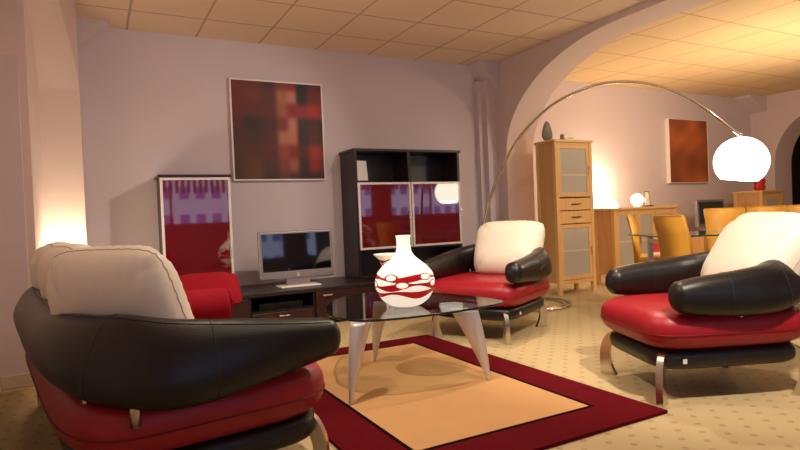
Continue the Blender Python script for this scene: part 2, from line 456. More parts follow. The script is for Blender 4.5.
# haunched columns at both ends of the back wall
def haunch(x0, s, name):
    bm = bmesh.new()
    prism([(x0, CZ), (x0 + s*.30, CZ), (x0 + s*.30, CZ-.03), (x0, CZ-.30)], 'y', 5.50, WY, bm=bm)
    box(bm, min(x0, x0+s*.13), max(x0, x0+s*.13), 5.60, WY, 0, CZ-.2)
    box(bm, min(x0+s*.13, x0+s*.19), max(x0+s*.13, x0+s*.19), 5.68, WY, 0, CZ-.2)
    return struct(name, bm, M['wall'])
haunch(4.35, -1, 'trim_1')
bm = prism([(-.045, CZ), (.20, CZ), (.20, CZ-.03), (-.045, CZ-.24)], 'y', 5.55, WY); struct('trim_2', bm, M['wall'])
struct('trim_3', prism([(XR, CZ), (XR-.45, CZ), (XR-.45, CZ-.04), (XR, CZ-.26)], 'y', 5.72, WYR), M['wall_right'])
# far right wall with its own dark archway
arch_wall('wall_far_right', XR, XR+.5, YB, WYR, 5.62, 4.75, 1.55, 2.45, 1.2, CZ, M['wall_right'], M['reveal'])
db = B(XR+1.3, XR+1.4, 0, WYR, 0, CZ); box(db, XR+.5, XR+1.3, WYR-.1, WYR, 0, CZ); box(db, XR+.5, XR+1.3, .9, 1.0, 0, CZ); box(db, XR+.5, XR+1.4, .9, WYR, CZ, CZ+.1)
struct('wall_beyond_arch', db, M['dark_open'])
# wall behind the camera: a shop front of windows with vertical blinds (seen mirrored in the glass doors)
wb = bmesh.new(); box(wb, -.9, XR, YB-.12, YB, 0, .95); box(wb, -.9, XR, YB-.12, YB, 2.35, CZ)
for x in (-.9, 3.6, 6.7, 9.8): box(wb, x, x+.5, YB-.12, YB, .95, 2.35)
struct('wall_front', wb, M['wall'])
def outdoors():
    m = bpy.data.materials.new('daylight_facade'); g = NG(m); x, y, z, v = g.xyz()
    rows = g.m('LESS_THAN', g.m('FRACT', g.m('DIVIDE', z, .9)), .45)
    cols = g.m('LESS_THAN', g.m('FRACT', g.m('DIVIDE', x, .5)), .6)
    w = g.m('MULTIPLY', rows, cols)
    c = g.mix(w, srgb(196, 198, 236), srgb(110, 118, 190))
    sky = g.m('GREATER_THAN', z, 3.4)
    c = g.mix(sky, c, srgb(160, 175, 255))
    e = g.n('ShaderNodeEmission'); g.nt.links.new(c, e.inputs['Color']); e.inputs['Strength'].default_value = 2.0
    out = g.nt.nodes['Material Output']; g.nt.links.new(e.outputs[0], out.inputs['Surface'])
    return m
fac = struct('window_backdrop', B(-6, 16, -9.0, -8.9, -1, 7), outdoors())
for k, x in enumerate((-.4, 4.1, 7.2)):
    x1 = (3.6, 6.7, 9.8)[k]
    fr = bmesh.new()
    for a in (x, (x+x1)/2-.02, x1-.05): box(fr, a, a+.05, YB-.10, YB-.04, .95, 2.35)
    box(fr, x, x1, YB-.10, YB-.04, .95, 1.0); box(fr, x, x1, YB-.10, YB-.04, 2.30, 2.35)
    w = struct('window_%d' % (k+1), fr, M['white'])
    bl = bmesh.new(); n = int((x1-x)/.13)
    for i in range(n):
        xx = x+.06+i*.13
        t = bmesh.new(); box(t, -.045, .045, -.001, .001, 1.7, 2.3)
        merge(bl, t, 0, Matrix.Translation((xx, YB+.03, 0)) @ Matrix.Rotation(.9, 4, 'Z'))
    o = struct('window_blind', bl, M['white'], w)

# ------------------------------------------------------------------ rug
rug = thing('area_rug', 'tan rug with wide dark red border under the glass table', 'rug', (1.6, 2.85, 0))
x0, x1, y0, y1 = .86-1.6, 2.303-1.6, 1.775-2.85, 3.945-2.85
bb = bmesh.new(); bw = .225
rp = lambda a: prism([(a[0], a[2]), (a[1], a[2]), (a[1], a[3]), (a[0], a[3])], 'z', .001, .016, bm=bb)
rp((x0, x1, y0, y0+bw)); rp((x0, x1, y1-bw*.85, y1)); rp((x0, x0+bw, y0+bw, y1-bw*.85)); rp((x1-bw, x1, y0+bw, y1-bw*.85))
link('border', bb, M['redrug'], rug)
link('field', B(x0+bw, x1-bw, y0+bw, y1-bw*.85, .001, .0155), M['tanrug'], rug)
li = bmesh.new(); a0, a1, c0, c1 = x0+bw, x1-bw, y0+bw, y1-bw*.85; w = .018
box(li, a0, a1, c0, c0+w, .008, .0175); box(li, a0, a1, c1-w, c1, .008, .0175); box(li, a0, a0+w, c0+w, c1-w, .008, .0175); box(li, a1-w, a1, c0+w, c1-w, .008, .0175)
link('inner_line', li, M['blkrug'], rug)

# ------------------------------------------------------------------ armchairs and sofa
def blade_leg(px, py, dirx, diry):
    """flat curved steel blade in the radial vertical plane; foot at (px,py)"""
    d = Vector((dirx, diry, 0)).normalized(); s = Vector((-d.y, d.x, 0))
    outer = catmull([(-.055, .262), (.005, .235), (.040, .17), (.050, .09), (.046, .0)], 6)
    inner = catmull([(-.040, .0), (-.012, .06), (-.004, .12), (-.022, .175), (-.075, .205)], 6)
    o = outer + inner
    t = bmesh.new(); hw = .016
    A = [t.verts.new(Vector((px, py, 0)) + d*p[0] + s*hw + Vector((0, 0, p[1]))) for p in o]
    C = [t.verts.new(Vector((px, py, 0)) + d*p[0] - s*hw + Vector((0, 0, p[1]))) for p in o]
    n = len(o); t.faces.new(A); t.faces.new(C[::-1])
    for i in range(n): t.faces.new((A[i], C[i], C[(i+1) % n], A[(i+1) % n]))
    bmesh.ops.recalc_face_normals(t, faces=t.faces[:])
    return t

def lounge(name, label, cat, loc, rz, W=.385, cushions=((0, 0, 0),), group=None, tip=.32, hxf=.42, cs=(.60, .52, .30), taper=.05):
    """W: half distance between armrest centre lines"""
    r = thing(name, label, cat, loc, rz, group)
    hw = W+.0
    # base
    link('base', superbox(hxf-.035, hw-.035, .053, nx=7, nz=2.6), M['black_leather'], r, True, loc=(.0, 0, .214))
    seat = superbox(hxf+.01, hw+.012, .095, nx=5.5, nz=2.5, seg=96, top_bulge=.012)
    so = link('seat', seat, M['red_leather'], r, True, loc=(0, 0, .355))
    # piping round the seat
    pts = []
    for i in range(120):
        a = 2*PI*i/120; pts.append((sgnp(math.cos(a), 2/5.5)*(hxf+.0115), sgnp(math.sin(a), 2/5.5)*(hw+.0135), -.012))
    link('seat_piping', tube(pts, .0028, 6, closed=True), M['seam_red'], so, True)
    # legs
    fy = .282 if W < .6 else W-.10
    for sx in (1, -1):
        for sy in (1, -1):
            link('leg', blade_leg(sx*.355, sy*fy, sx, sy), M['steel'], r)
    # shell
    if W > .6:
        st = [(.37, W-.02, .538, .070, .064, 0), (.2, W-.005, .538, .094, .070, .05), (0, W, .535, .122, .074, .22), (-.16, W-.02, .54, .138, .076, .38), (-.29, W-.10, .56, .14, .078, .5),
              (-.37, W-.23, .575, .12, .078, .55), (-.41, W-.40, .585, .105, .075, .5), (-.42, W-.65, .585, .10, .075, .5), (-.42, 0, .585, .10, .075, .5)]
    else:
        st = [(tip, W-.01, .525, .076, .067, 0), (.18, W+.0, .527, .092, .070, .05), (.0, W+.005, .532, .108, .075, .15), (-.16, W-.01, .545, .118, .076, .3),
              (-.30, W-.09, .57, .125, .076, .45), (-.385, W-.22, .59, .125, .074, .5), (-.405, 0, .60, .125, .072, .48)]
    full = st + [(p[0], -p[1], p[2], p[3], p[4], p[5]) for p in st[-2::-1]]
    bm, marks = slab_shell(full, 8, 28)
    sh = link('armrest_and_back', bm, M['black_leather'], r, True)
    N = len(marks)
    sm = bmesh.new()
    for k in (4, 10):   # long seams near the top of the shell
        tube([m[k] for m in marks], .0018, 5, bm=sm)
    for f in (int(N*.14), int(N*.27), int(N*.73), int(N*.86)):
        tube([marks[f][k] for k in range(28)], .0018, 5, bm=sm, closed=True)
    link('seam', sm, M['seam'], sh, True)
    # steel posts between seat and shell
    for (x, y) in ((-.02, W), (-.27, W+.03), (-.27, -W-.03), (-.37, W-.14), (-.37, -W+.14), (-.02, -W)) if W > .6 else ((-.02, W), (-.26, W-.07), (-.02, -W), (-.26, -W+.07), (-.33, W-.26), (-.33, -W+.26)):
        link('post', lathe([(0, 0), (.016, 0), (.016, .10), (0, .10)], 16), M['steel'], r, True, loc=(x*1.0, y*(.955 if W < .6 else .965), .405 if W < .6 else .375))
    # small maker tag on the base
    link('maker_tag', B(-.010, .010, -.002, .002, -.011, .011), M['alu'], r, loc=(.26, W-.022, .215), rot=(0, 0, 0))
    for i, c in enumerate(cushions):
        cx, cy, ca = c[:3]; lean = c[3] if len(c) > 3 else .42
        pb, seam = pillow_bm(cs[0], cs[1], cs[2], taper=taper, seed=i+3, crimp=.005)
        rotm = Euler((-lean, 0, -PI/2 + ca), 'XYZ')
        # pillow's -y face is its front; turn it to face +x
        rotm = (Matrix.Rotation(ca, 4, 'Z') @ Matrix.Rotation(PI/2, 4, 'Z') @ Matrix.Rotation(-lean, 4, 'X')).to_euler()
        p = link('back_cushion', pb, M['white_leather'], r, True, loc=(cx, cy, .445), rot=rotm)
        link('cushion_seam', tube(seam, .0022, 5, closed=True), M['seam_light'], p, True)
    return r

ar = math.atan2
chair_b = lounge('armchair', 'red, black and white leather armchair between the vase and the chrome lamp base', 'armchair',
                 (2.795, 3.763, 0), ar(-.47, -.88), cushions=((-.13, .07, 0, .46),), tip=.38, cs=(.58, .475, .26))
chair_r = lounge('armchair', 'large foreground armchair at right with red seat, black arms and bright white cushion', 'armchair',
                 (2.818, 1.982, 0), ar(.39, -.92), W=.345, hxf=.41, cushions=((-.17, .04, 0, .62),), tip=.275, cs=(.58, .53, .28))
TH = math.radians(8)
sofa = lounge('sofa', 'long red and black leather sofa with white back cushions, cut off at the lower left', 'sofa',
              (.215, 2.88, 0), TH, W=1.0, hxf=.45, cushions=((-.165, -.56, .76, .36), (-.185, -.02, .1, .34), (-.18, .56, 0, .34)), cs=(.465, .475, .27), taper=-.10)

# ------------------------------------------------------------------ cushions on the sofa
rc = pillow_bm(.40, .30, .11, seed=9, crimp=.004, power=.5)
o = link('throw_cushion', rc[0], M['redfab'], None, True, loc=(.585, 3.52, .472), rot=(-.95, 0.0, -.06))
tag(o, 'flat square red cushion leaning on the far sofa arm', 'cushion')
# rolled bolster with spiral end
def roll_bm(L, R):
    bm = bmesh.new(); seg = 40; prof = []
    for i in range(13):
        a = PI/2*i/12; prof.append((R-.03+.03*math.sin(a), -L/2+.03-.03*math.cos(a)))
    prof = [(0, -L/2)] + prof + [(r, -z) for r, z in prof[::-1]] + [(0, L/2)]
    t = lathe(prof, seg); merge(bm, t, 0, Matrix.Rotation(PI/2, 4, 'Y'))
    for v in bm.verts: v.co *= 1 + .012*math.sin(v.co.x*30+v.co.y*20)
    return bm
bol = tag(link('rolled_cushion', roll_bm(.44, .088), M['redfab'], None, True, loc=(.36, 2.93, .556), rot=(0, 0, .06)), 'rolled red blanket-like bolster lying on the sofa seat', 'cushion')
sp = []
for i in range(60):
    a = i/60*5*PI; rr = .015+.062*i/60; sp.append((.2215, rr*math.cos(a), rr*math.sin(a)))
link('spiral_fold', tube(sp, .005, 6), M['redfab'], bol, True)

# ------------------------------------------------------------------ glass coffee table
tb = thing('coffee_table', 'round-cornered clear glass coffee table on three tapering metal legs', 'table', (1.6, 3.0, 0))
GZ = .43
outl = [(1.135, 3.02), (1.16, 2.86), (1.24, 2.73), (1.42, 2.672), (1.62, 2.655), (1.82, 2.665), (2.00, 2.69), (2.115, 2.735), (2.155, 2.80), (2.15, 2.95), (2.10, 3.20), (2.00, 3.44), (1.86, 3.63), (1.70, 3.71), (1.53, 3.68), (1.36, 3.52), (1.22, 3.28)]
cl = catmull([(p[0], p[1]) for p in outl + outl[:1]], 6)[:-1]
cl = [(a-1.6, b-3.0) for a, b in cl]
top = link('glass_top', prism(cl, 'z', GZ-.012, GZ), M['glass'], tb)
link('polished_edge', tube([(p[0]*1.0005, p[1]*1.0005, GZ-.006) for p in cl], .0062, 6, closed=True), M['glass_edge'], top, True)
def horn(fx, fy, cx, cy):
    foot = Vector((fx, fy, .016)); d = Vector((cx-fx, cy-fy, 0)).normalized(); s = Vector((-d.y, d.x, 0))
    bm = bmesh.new(); rings = []; n = 22; seg = 20
    for i in range(n+1):
        t = i/n; z = .016 + t*(GZ-.013-.016)
        wr = .009 + .074*t**1.0; ws = .008 + .036*t**.9
        off = .085*t + .045*t*t
        c = foot + d*off; c.z = z
        rings.append([bm.verts.new(c + d*math.cos(2*PI*k/seg)*wr + s*math.sin(2*PI*k/seg)*ws) for k in range(seg)])
    for a, b in zip(rings[:-1], rings[1:]):
        for k in range(seg):
            f = bm.faces.new((a[k], a[(k+1) % seg], b[(k+1) % seg], b[k])); f.smooth = True
    bm.faces.new(rings[0][::-1]); bm.faces.new(rings[-1])
    bmesh.ops.recalc_face_normals(bm, faces=bm.faces[:])
    return bm
for fx, fy in ((1.115, 2.704), (1.934, 2.643), (1.593, 3.422)):
    link('leg', horn(fx-1.6, fy-3.0, 1.60-1.6, 3.02-3.0), M['table_leg'], tb)

# vases
VX, VY = 1.612, 2.996
prof = [(0, .004), (.055, 0), (.075, .004), (.10, .014), (.14, .046), (.168, .095), (.177, .142), (.164, .195), (.132, .236), (.090, .270), (.061, .297), (.046, .325), (.041, .36), (.042, .40), (.046, .416), (.040, .416), (.036, .39), (.036, .33), (.0, .30)]
pp = catmull([prof[i] for i in range(1, 15)], 4)
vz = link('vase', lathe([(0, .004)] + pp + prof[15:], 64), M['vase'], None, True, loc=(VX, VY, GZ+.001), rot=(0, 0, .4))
tag(vz, 'bulbous white glass vase with narrow neck and red swirling bands on the coffee table', 'vase')
prof2 = [(0, .003), (.030, 0), (.034, .006), (.022, .02), (.020, .05), (.028, .10), (.036, .17), (.040, .23), (.055, .27), (.088, .305), (.092, .312), (.082, .306), (.045, .265), (0, .24)]
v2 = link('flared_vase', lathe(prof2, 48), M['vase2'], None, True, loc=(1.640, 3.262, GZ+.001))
v2.scale = (1, 1, .95)
tag(v2, 'small red and white vase with flared rim standing behind the bulbous one', 'vase')

# ------------------------------------------------------------------ wall unit: low media bench, red door cabinet, open shelf
UY, UT = 4.97, .345
ub = thing('media_bench', 'long low dark wood media bench under the television', 'bench', (2.0, 5.35, 0))
ox, oy = -2.0, -5.35
def L(x0, x1, y0, y1, z0, z1, name, m, p, bev=.003, ref=(0, 0, 0)): return link(name, B(x0-ref[0], x1-ref[0], y0-ref[1], y1-ref[1], z0-ref[2], z1-ref[2], bev=bev), m, p)
R0 = (2.0, 5.35, 0)
L(.25, 3.72, UY, 5.73, UT-.035, UT, 'worktop', M['wenge'], ub, ref=R0)
cb = bmesh.new()
box(cb, .27-2, 3.70-2, .36, .375, .05, UT-.035)        # rear panel
for x in (.27, 1.155, 1.735, 2.55, 3.36): box(cb, x-2, x-2+.02, UY+.02-5.35, .36, .05, UT-.035)
box(cb, .27-2, 3.70-2, UY+.02-5.35, .36, .05, .07)
box(cb, 1.17-2, 1.74-2, UY+.02-5.35, .36, .165, .180)
link('carcass', cb, M['wenge_in'], ub)
L(.32, 3.66, UY+.06, 5.68, 0, .052, 'plinth', M['black'], ub, ref=R0)
for a, b, z0, z1 in ((.275, 1.150, .055, .305), (1.175, 1.730, .055, .165), (1.755, 2.545, .055, .305), (2.575, 3.355, .055, .305), (3.38, 3.70, .055, .305)):
    d = L(a, b, UY, UY+.02, z0, z1, 'drawer', M['mahog'], ub, ref=R0)
    hx = (a+b)/2 if (a, z0) != (1.755, .055) else 1.86; hz = z1-.035
    link('handle', B(hx-.045-2, hx+.045-2, UY-.022-5.35, UY-.010-5.35, hz-.006, hz+.006, bev=.002), M['steel'], d)
# player in the niche
pl = thing('disc_player', 'flat black disc player in the open niche of the media bench', 'player', (1.46, 5.2, .181))
link('body', B(-.20, .20, -.14, .14, 0, .055, bev=.004), M['black'], pl); link('display', B(-.06, .06, -.1415, -.140, .02, .035), M['screen'], pl)

rc = thing('glass_door_cabinet', 'tall narrow cabinet with one mirror-like red glass door left of the television', 'cabinet', (.83, 5.56, UT))
RR = (.83, 5.56, UT)
L(.535, 1.125, 5.415, 5.735, UT+.001, 1.385, 'carcass', M['wenge'], rc, ref=RR)
L(.515, 1.145, 5.40, 5.74, 1.385, 1.410, 'top_panel', M['wenge'], rc, ref=RR)
def glass_door(p, x0, x1, yf, z0, z1, ref, name='door', fw=.022, m=None):
    f = bmesh.new()
    for a in ((x0, x0+fw, z0, z1), (x1-fw, x1, z0, z1), (x0+fw, x1-fw, z0, z0+fw), (x0+fw, x1-fw, z1-fw, z1)):
        box(f, a[0]-ref[0], a[1]-ref[0], yf-ref[1], yf+.02-ref[1], a[2]-ref[2], a[3]-ref[2], bev=.002)
    d = link(name, f, M['alu'], p)
    link('glass_panel', B(x0+fw-ref[0], x1-fw-ref[0], yf+.004-ref[1], yf+.015-ref[1], z0+fw-ref[2], z1-fw-ref[2]), m or M['redglass'], d)
    return d
d = glass_door(rc, .530, 1.130, 5.394, UT+.006, 1.382, RR)
link('handle', B(1.10-.83, 1.112-.83, 5.385-5.56, 5.395-5.56, .30, .42, bev=.002), M['steel'], d)

sh = thing('open_shelf_cabinet', 'tall dark wood cabinet with two red glass doors and open shelves above', 'cabinet', (3.0, 5.56, UT))
SR = (3.0, 5.56, UT); SX0, SX1, SY = 2.365, 3.640, 5.37
hh = bmesh.new()
def hb(x0, x1, y0, y1, z0, z1): box(hh, x0-3.0, x1-3.0, y0-5.56, y1-5.56, z0-UT, z1-UT, bev=.002)
hb(SX0, SX0+.03, SY, 5.74, UT+.001, 1.64); hb(SX1-.03, SX1, SY, 5.74, UT+.001, 1.64)
hb(SX0+.03, SX1-.03, 5.715, 5.74, UT+.001, 1.64)
hb(2.985, 3.015, SY+.005, 5.715, 1.315, 1.64)
hb(SX0+.03, SX1-.03, SY+.01, 5.715, 1.295, 1.315); hb(SX0+.03, SX1-.03, SY+.01, 5.715, .61, .63); hb(SX0+.03, SX1-.03, SY, 5.715, UT+.001, UT+.02)
hb(2.985, 3.015, SY+.025, 5.715, .63, 1.295)
link('carcass', hh, M['wenge'], sh)
L(SX0-.015, SX1+.015, SY-.012, 5.745, 1.64, 1.668, 'top_panel', M['wenge'], sh, ref=SR)
for a, b in ((2.385, 2.995), (3.005, 3.625)):
    d = glass_door(sh, a, b, SY-.022, .632, 1.320, SR)
    hx = b-.03 if a < 2.9 else b+.0
    link('handle', B(hx-.004-3.0, hx+.006-3.0, SY-.034-5.56, SY-.022-5.56, .93-UT, 1.03-UT, bev=.002), M['steel'], d)
# card on stand in the upper left compartment
cd = thing('price_card', 'small white card on a black stand in the upper left shelf compartment', 'card', (2.50, 5.50, 1.316), .1)
link('card', B(-.075, .075, -.004, .004, .035, .245), M['white'], cd, rot=(-.12, 0, 0)); link('stand', B(-.09, .09, -.05, .05, 0, .03, bev=.004), M['black'], cd)

# ------------------------------------------------------------------ television
tv = thing('television', 'silver flat television with dark glossy screen on the media bench', 'television', (1.685, 5.24, UT), -.03)
tv.scale = (.95, 1, .98)
TR = (0, 0, 0)
body = B(-.375, .375, -.012, .05, .075, .535, bev=.014, seg=4)
tilt = math.radians(-3)
bo = link('body', body, M['silver'], tv, rot=(tilt, 0, 0))
link('screen', B(-.345, .345, -.0165, -.012, .155, .508), M['screen'], bo)
link('speaker_bar', B(-.345, .345, -.0155, -.0125, .088, .142, bev=.001), M['silver'], bo)
lg = bmesh.new(); tube([(.013*math.cos(a*PI/8), -.017, .115+.016*math.sin(a*PI/8)) for a in range(16)], .0022, 5, bm=lg, closed=True); box(lg, -.009, .009, -.018, -.016, .104, .110); box(lg, -.009, .009, -.018, -.016, .114, .118)
link('badge', lg, M['alu'], bo)
link('neck', B(-.12, .12, .0, .05, .015, .10, bev=.004), M['silver'], tv); link('foot', B(-.20, .20, -.10, .12, 0.001, .016, bev=.005), M['alu'], tv)

# ------------------------------------------------------------------ paintings
def painting(name, label, x0, x1, z0, z1, yw, fn, n=56, frame_m=None, t=.035, e=.016):
    cx, cz = (x0+x1)/2, (z0+z1)/2; hw, hz = (x1-x0)/2, (z1-z0)/2
    p = thing(name, label, 'painting', (cx, yw, cz))
    f = bmesh.new()
    for a in ((-hw, -hw+e, -hz, hz), (hw-e, hw, -hz, hz), (-hw+e, hw-e, -hz, -hz+e), (-hw+e, hw-e, hz-e, hz)):
        box(f, a[0], a[1], -t, -.001, a[2], a[3], bev=.002)
    link('frame', f, frame_m, p)
    bm = bmesh.new(); lay = bm.loops.layers.float_color.new('paint')
    V = [[bm.verts.new((-hw+e+(2*hw-2*e)*i/n, -t+.006, -hz+e+(2*hz-2*e)*j/n)) for j in range(n+1)] for i in range(n+1)]
    for i in range(n):
        for j in range(n):
            fc = bm.faces.new((V[i][j], V[i+1][j], V[i+1][j+1], V[i][j+1]))
            for lp, (a, b) in zip(fc.loops, ((i, j), (i+1, j), (i+1, j+1), (i, j+1))):
                lp[lay] = fn(a/n, b/n)
    m = bpy.data.materials.new(name+'_paint'); m.use_nodes = True; at = m.node_tree.nodes.new('ShaderNodeAttribute'); at.attribute_name = 'paint'
    m.node_tree.links.new(at.outputs['Color'], m.node_tree.nodes['Principled BSDF'].inputs['Base Color']); m.node_tree.nodes['Principled BSDF'].inputs['Roughness'].default_value = .55
    link('canvas', bm, m, p); return p
# colour patches read top to bottom for each column band
cols_ = [
    (0.00, [(112, 30, 24), (108, 26, 22), (104, 24, 20), (84, 24, 16), (74, 28, 14), (80, 38, 16), (72, 38, 16), (66, 36, 14)]),
    (0.22, [(104, 32, 24), (112, 36, 28), (96, 24, 20), (52, 20, 16), (70, 24, 16), (84, 30, 18), (92, 50, 22), (96, 58, 24)]),
    (0.42, [(70, 26, 18), (88, 28, 20), (96, 26, 22), (74, 18, 16), (84, 22, 18), (92, 28, 20), (76, 36, 20), (58, 34, 16)]),
    (0.54, [(120, 48, 34), (168, 100, 74), (160, 88, 66), (128, 38, 28), (178, 112, 86), (150, 60, 42), (126, 48, 34), (96, 50, 28)]),
    (0.66, [(140, 20, 18), (188, 120, 96), (140, 24, 22), (190, 124, 100), (188, 112, 88), (128, 34, 24), (150, 90, 66), (80, 26, 18)]),
    (0.76, [(20, 12, 12), (24, 12, 12), (150, 30, 22), (60, 18, 16), (50, 14, 14), (84, 22, 16), (58, 20, 16), (44, 18, 16)]),
    (0.90, [(96, 18, 18), (110, 22, 20), (176, 32, 26), (72, 22, 18), (84, 24, 22), (168, 32, 20), (150, 30, 18), (64, 28, 18)]),
    (1.00, [(88, 20, 20), (120, 26, 22), (150, 30, 24), (64, 22, 18), (70, 22, 18), (140, 30, 22), (110, 26, 18), (60, 28, 18)])]
def sm(t): t = min(1, max(0, (t-.5)*1.6+.5)); return t*t*(3-2*t)
def paint_left(u, v):
    k = max(i for i, c in enumerate(cols_) if c[0] <= u+1e-9); k = min(k, len(cols_)-2)
    a, b = cols_[k], cols_[k+1]; fu = sm((u-a[0])/(b[0]-a[0]))
    q = (1-v)*7; j = min(int(q), 6); fv = sm(q-j)
    c = [(a[1][j][i]*(1-fu)+b[1][j][i]*fu)*(1-fv)+(a[1][j+1][i]*(1-fu)+b[1][j+1][i]*fu)*fv for i in range(3)]
    return srgb(*c)
painting('abstract_painting', 'large square dark red abstract painting with blurred patches above the television', 1.232, 2.190, 1.373, 2.380, WY, paint_left, frame_m=M['alu'])
def paint_right(u, v):
    s = math.sin(4*u-3*v+2*math.sin(3*u+4*v))*.5+.5; t = math.sin(13*u-7*v+3*math.sin(5*v))*.5+.5
    k = .62*s+.2*t; a, b = (186, 100, 52), (118, 62, 38)
    return srgb(*[a[i]*(1-k)+b[i]*k for i in range(3)])
painting('orange_painting', 'orange brown mottled painting on the wall of the room beyond the arch', 7.95, 8.90, 1.305, 2.308, WYR, paint_right, frame_m=M['white'], t=.07, e=.007)

# ------------------------------------------------------------------ light wood furniture, right room
tc_ = thing('display_cabinet', 'tall light wood cabinet with two frosted glass doors and two drawers', 'cabinet', (4.84, 5.0, 0))
TR = (4.84, 5.0, 0); X0, X1, Y0, Y1, ZT = 4.555, 5.12, 4.835, 5.15, 1.745
def cab_carcass(p, X0, X1, Y0, Y1, ZT, R, zb=.13, leg=.045):
    c = bmesh.new()
    def q(a, b, c_, d, e, f): box(c, a-R[0], b-R[0], c_-R[1], d-R[1], e-R[2], f-R[2], bev=.002)
    q(X0+.012, X0+.03, Y0+leg, Y1-leg, zb, ZT-.03); q(X1-.03, X1-.012, Y0+leg, Y1-leg, zb, ZT-.03)
    q(X0+leg, X1-leg, Y1-.03, Y1-.012, zb, ZT-.03); q(X0+.03, X1-.03, Y0+.02, Y1-.03, zb, zb+.02)
    link('carcass', c, M['maple_side'], p)
    for x in (X0, X1-leg):
        for y in (Y0, Y1-leg):
            link('leg', B(x-R[0], x+leg-R[0], y-R[1], y+leg-R[1], 0, ZT-.03-R[2], bev=.003), M['maple'], p)
    link('top_panel', B(X0-.015-R[0], X1+.015-R[0], Y0-.015-R[1], Y1+.005-R[1], ZT-.03, ZT, bev=.004), M['maple'], p)
    for za, zb_ in ((ZT-.055, ZT-.03), (zb-.01, zb+.03)):
        link('rail', B(X0+leg-R[0], X1-leg-R[0], Y0+.004-R[1], Y0+.03-R[1], za, zb_, bev=.001), M['maple'], p)
cab_carcass(tc_, X0, X1, Y0, Y1, ZT, TR)
def wood_door(p, x0, x1, yf, z0, z1, R, fw=.045, hside=1, shelf=.5):
    f = bmesh.new()
    for a in ((x0, x0+fw, z0, z1), (x1-fw, x1, z0, z1), (x0+fw, x1-fw, z0, z0+fw), (x0+fw, x1-fw, z1-fw, z1)):
        box(f, a[0]-R[0], a[1]-R[0], yf-R[1], yf+.02-R[1], a[2]-R[2], a[3]-R[2], bev=.002)
    d = link('door', f, M['maple'], p)
    link('frosted_pane', B(x0+fw-R[0], x1-fw-R[0], yf+.007-R[1], yf+.014-R[1], z0+fw-R[2], z1-fw-R[2]), M['frost'], d)
    zs = z0+(z1-z0)*shelf
    link('shelf_edge', B(x0+fw-R[0], x1-fw-R[0], yf+.005-R[1], yf+.0075-R[1], zs-.009-R[2], zs+.009-R[2]), M['frostline'], d)
    hx = x1-fw/2 if hside > 0 else x0+fw/2; hz = (z0+z1)/2
    link('handle', B(hx-.005-R[0], hx+.005-R[0], yf-.018-R[1], yf-.004-R[1], hz-.05-R[2], hz+.05-R[2], bev=.002), M['steel'], d)
wood_door(tc_, X0+.042, X1-.042, Y0+.006, 1.10, 1.69, TR, shelf=.42)
for z0, z1 in ((.95, 1.085), (.80, .94)):
    d = link('drawer', B(X0+.042-TR[0], X1-.042-TR[0], Y0+.006-TR[1], Y0+.026-TR[1], z0, z1, bev=.003), M['maple'], tc_)
    link('handle', B(-.07, .07, Y0-.012-TR[1], Y0-.002-TR[1], (z0+z1)/2-.004, (z0+z1)/2+.006, bev=.001), M['black'], d)
wood_door(tc_, X0+.042, X1-.042, Y0+.006, .165, .79, TR, shelf=.52)
# things on top
pt = thing('ornamental_shell', 'dark grey leaf-shaped ornament standing on the tall light wood cabinet', 'ornament', (4.66, 5.06, ZT))
oc = [(.085*math.sin(a)*(1-.35*math.cos(a)), .115-.115*math.cos(a)) for a in [2*PI*i/32 for i in range(32)]]
oc = [( .075*math.sin(t)*(1.25 - .35*(1-math.cos(t))), .10 - .10*math.cos(t)*(1 if math.cos(t) > 0 else 1.25)) for t in [2*PI*i/32 for i in range(32)]]
link('leaf', prism([(p[0], p[1]+.012) for p in oc], 'y', -.015, .015, bev=.004), M['grey'], pt, True); link('foot', lathe([(0, 0), (.055, 0), (.055, .014), (0, .02)], 24), M['white'], pt, True)
s1 = thing('folded_card', 'white folded price card on the tall light wood cabinet', 'card', (4.90, 4.95, ZT), -.1)
link('card', prism([(-.03, 0), (0, .075), (.03, 0)], 'x', -.10, .07), M['white'], s1)
link('printed_line', B(-.045, .03, -.0203, -.0175, .03, .038), M['grey'], s1, rot=(.0, 0, 0))
s2 = thing('small_ornament', 'small grey ornament beside the folded price card', 'ornament', (4.775, 4.94, ZT))
link('body', lathe([(0, 0), (.03, 0), (.034, .015), (.022, .045), (.026, .06), (.012, .078), (0, .08)], 20), M['grey'], s2, True)
link('base', lathe([(0, 0), (.036, 0), (.036, .006), (0, .006)], 20), M['white'], s2, True)

lc = thing('sideboard', 'light wood sideboard with frosted doors carrying the glowing globe lamp', 'sideboard', (6.3, 5.2, 0))
LR = (6.3, 5.2, 0); cab_carcass(lc, 5.63, 6.80, 5.0, 5.33, .955, LR)
for i, (a, b) in enumerate(((5.675, 6.06), (6.065, 6.37), (6.375, 6.755))): wood_door(lc, a, b, 5.006, .165, .90, LR, hside=(1, -1, 1)[i])

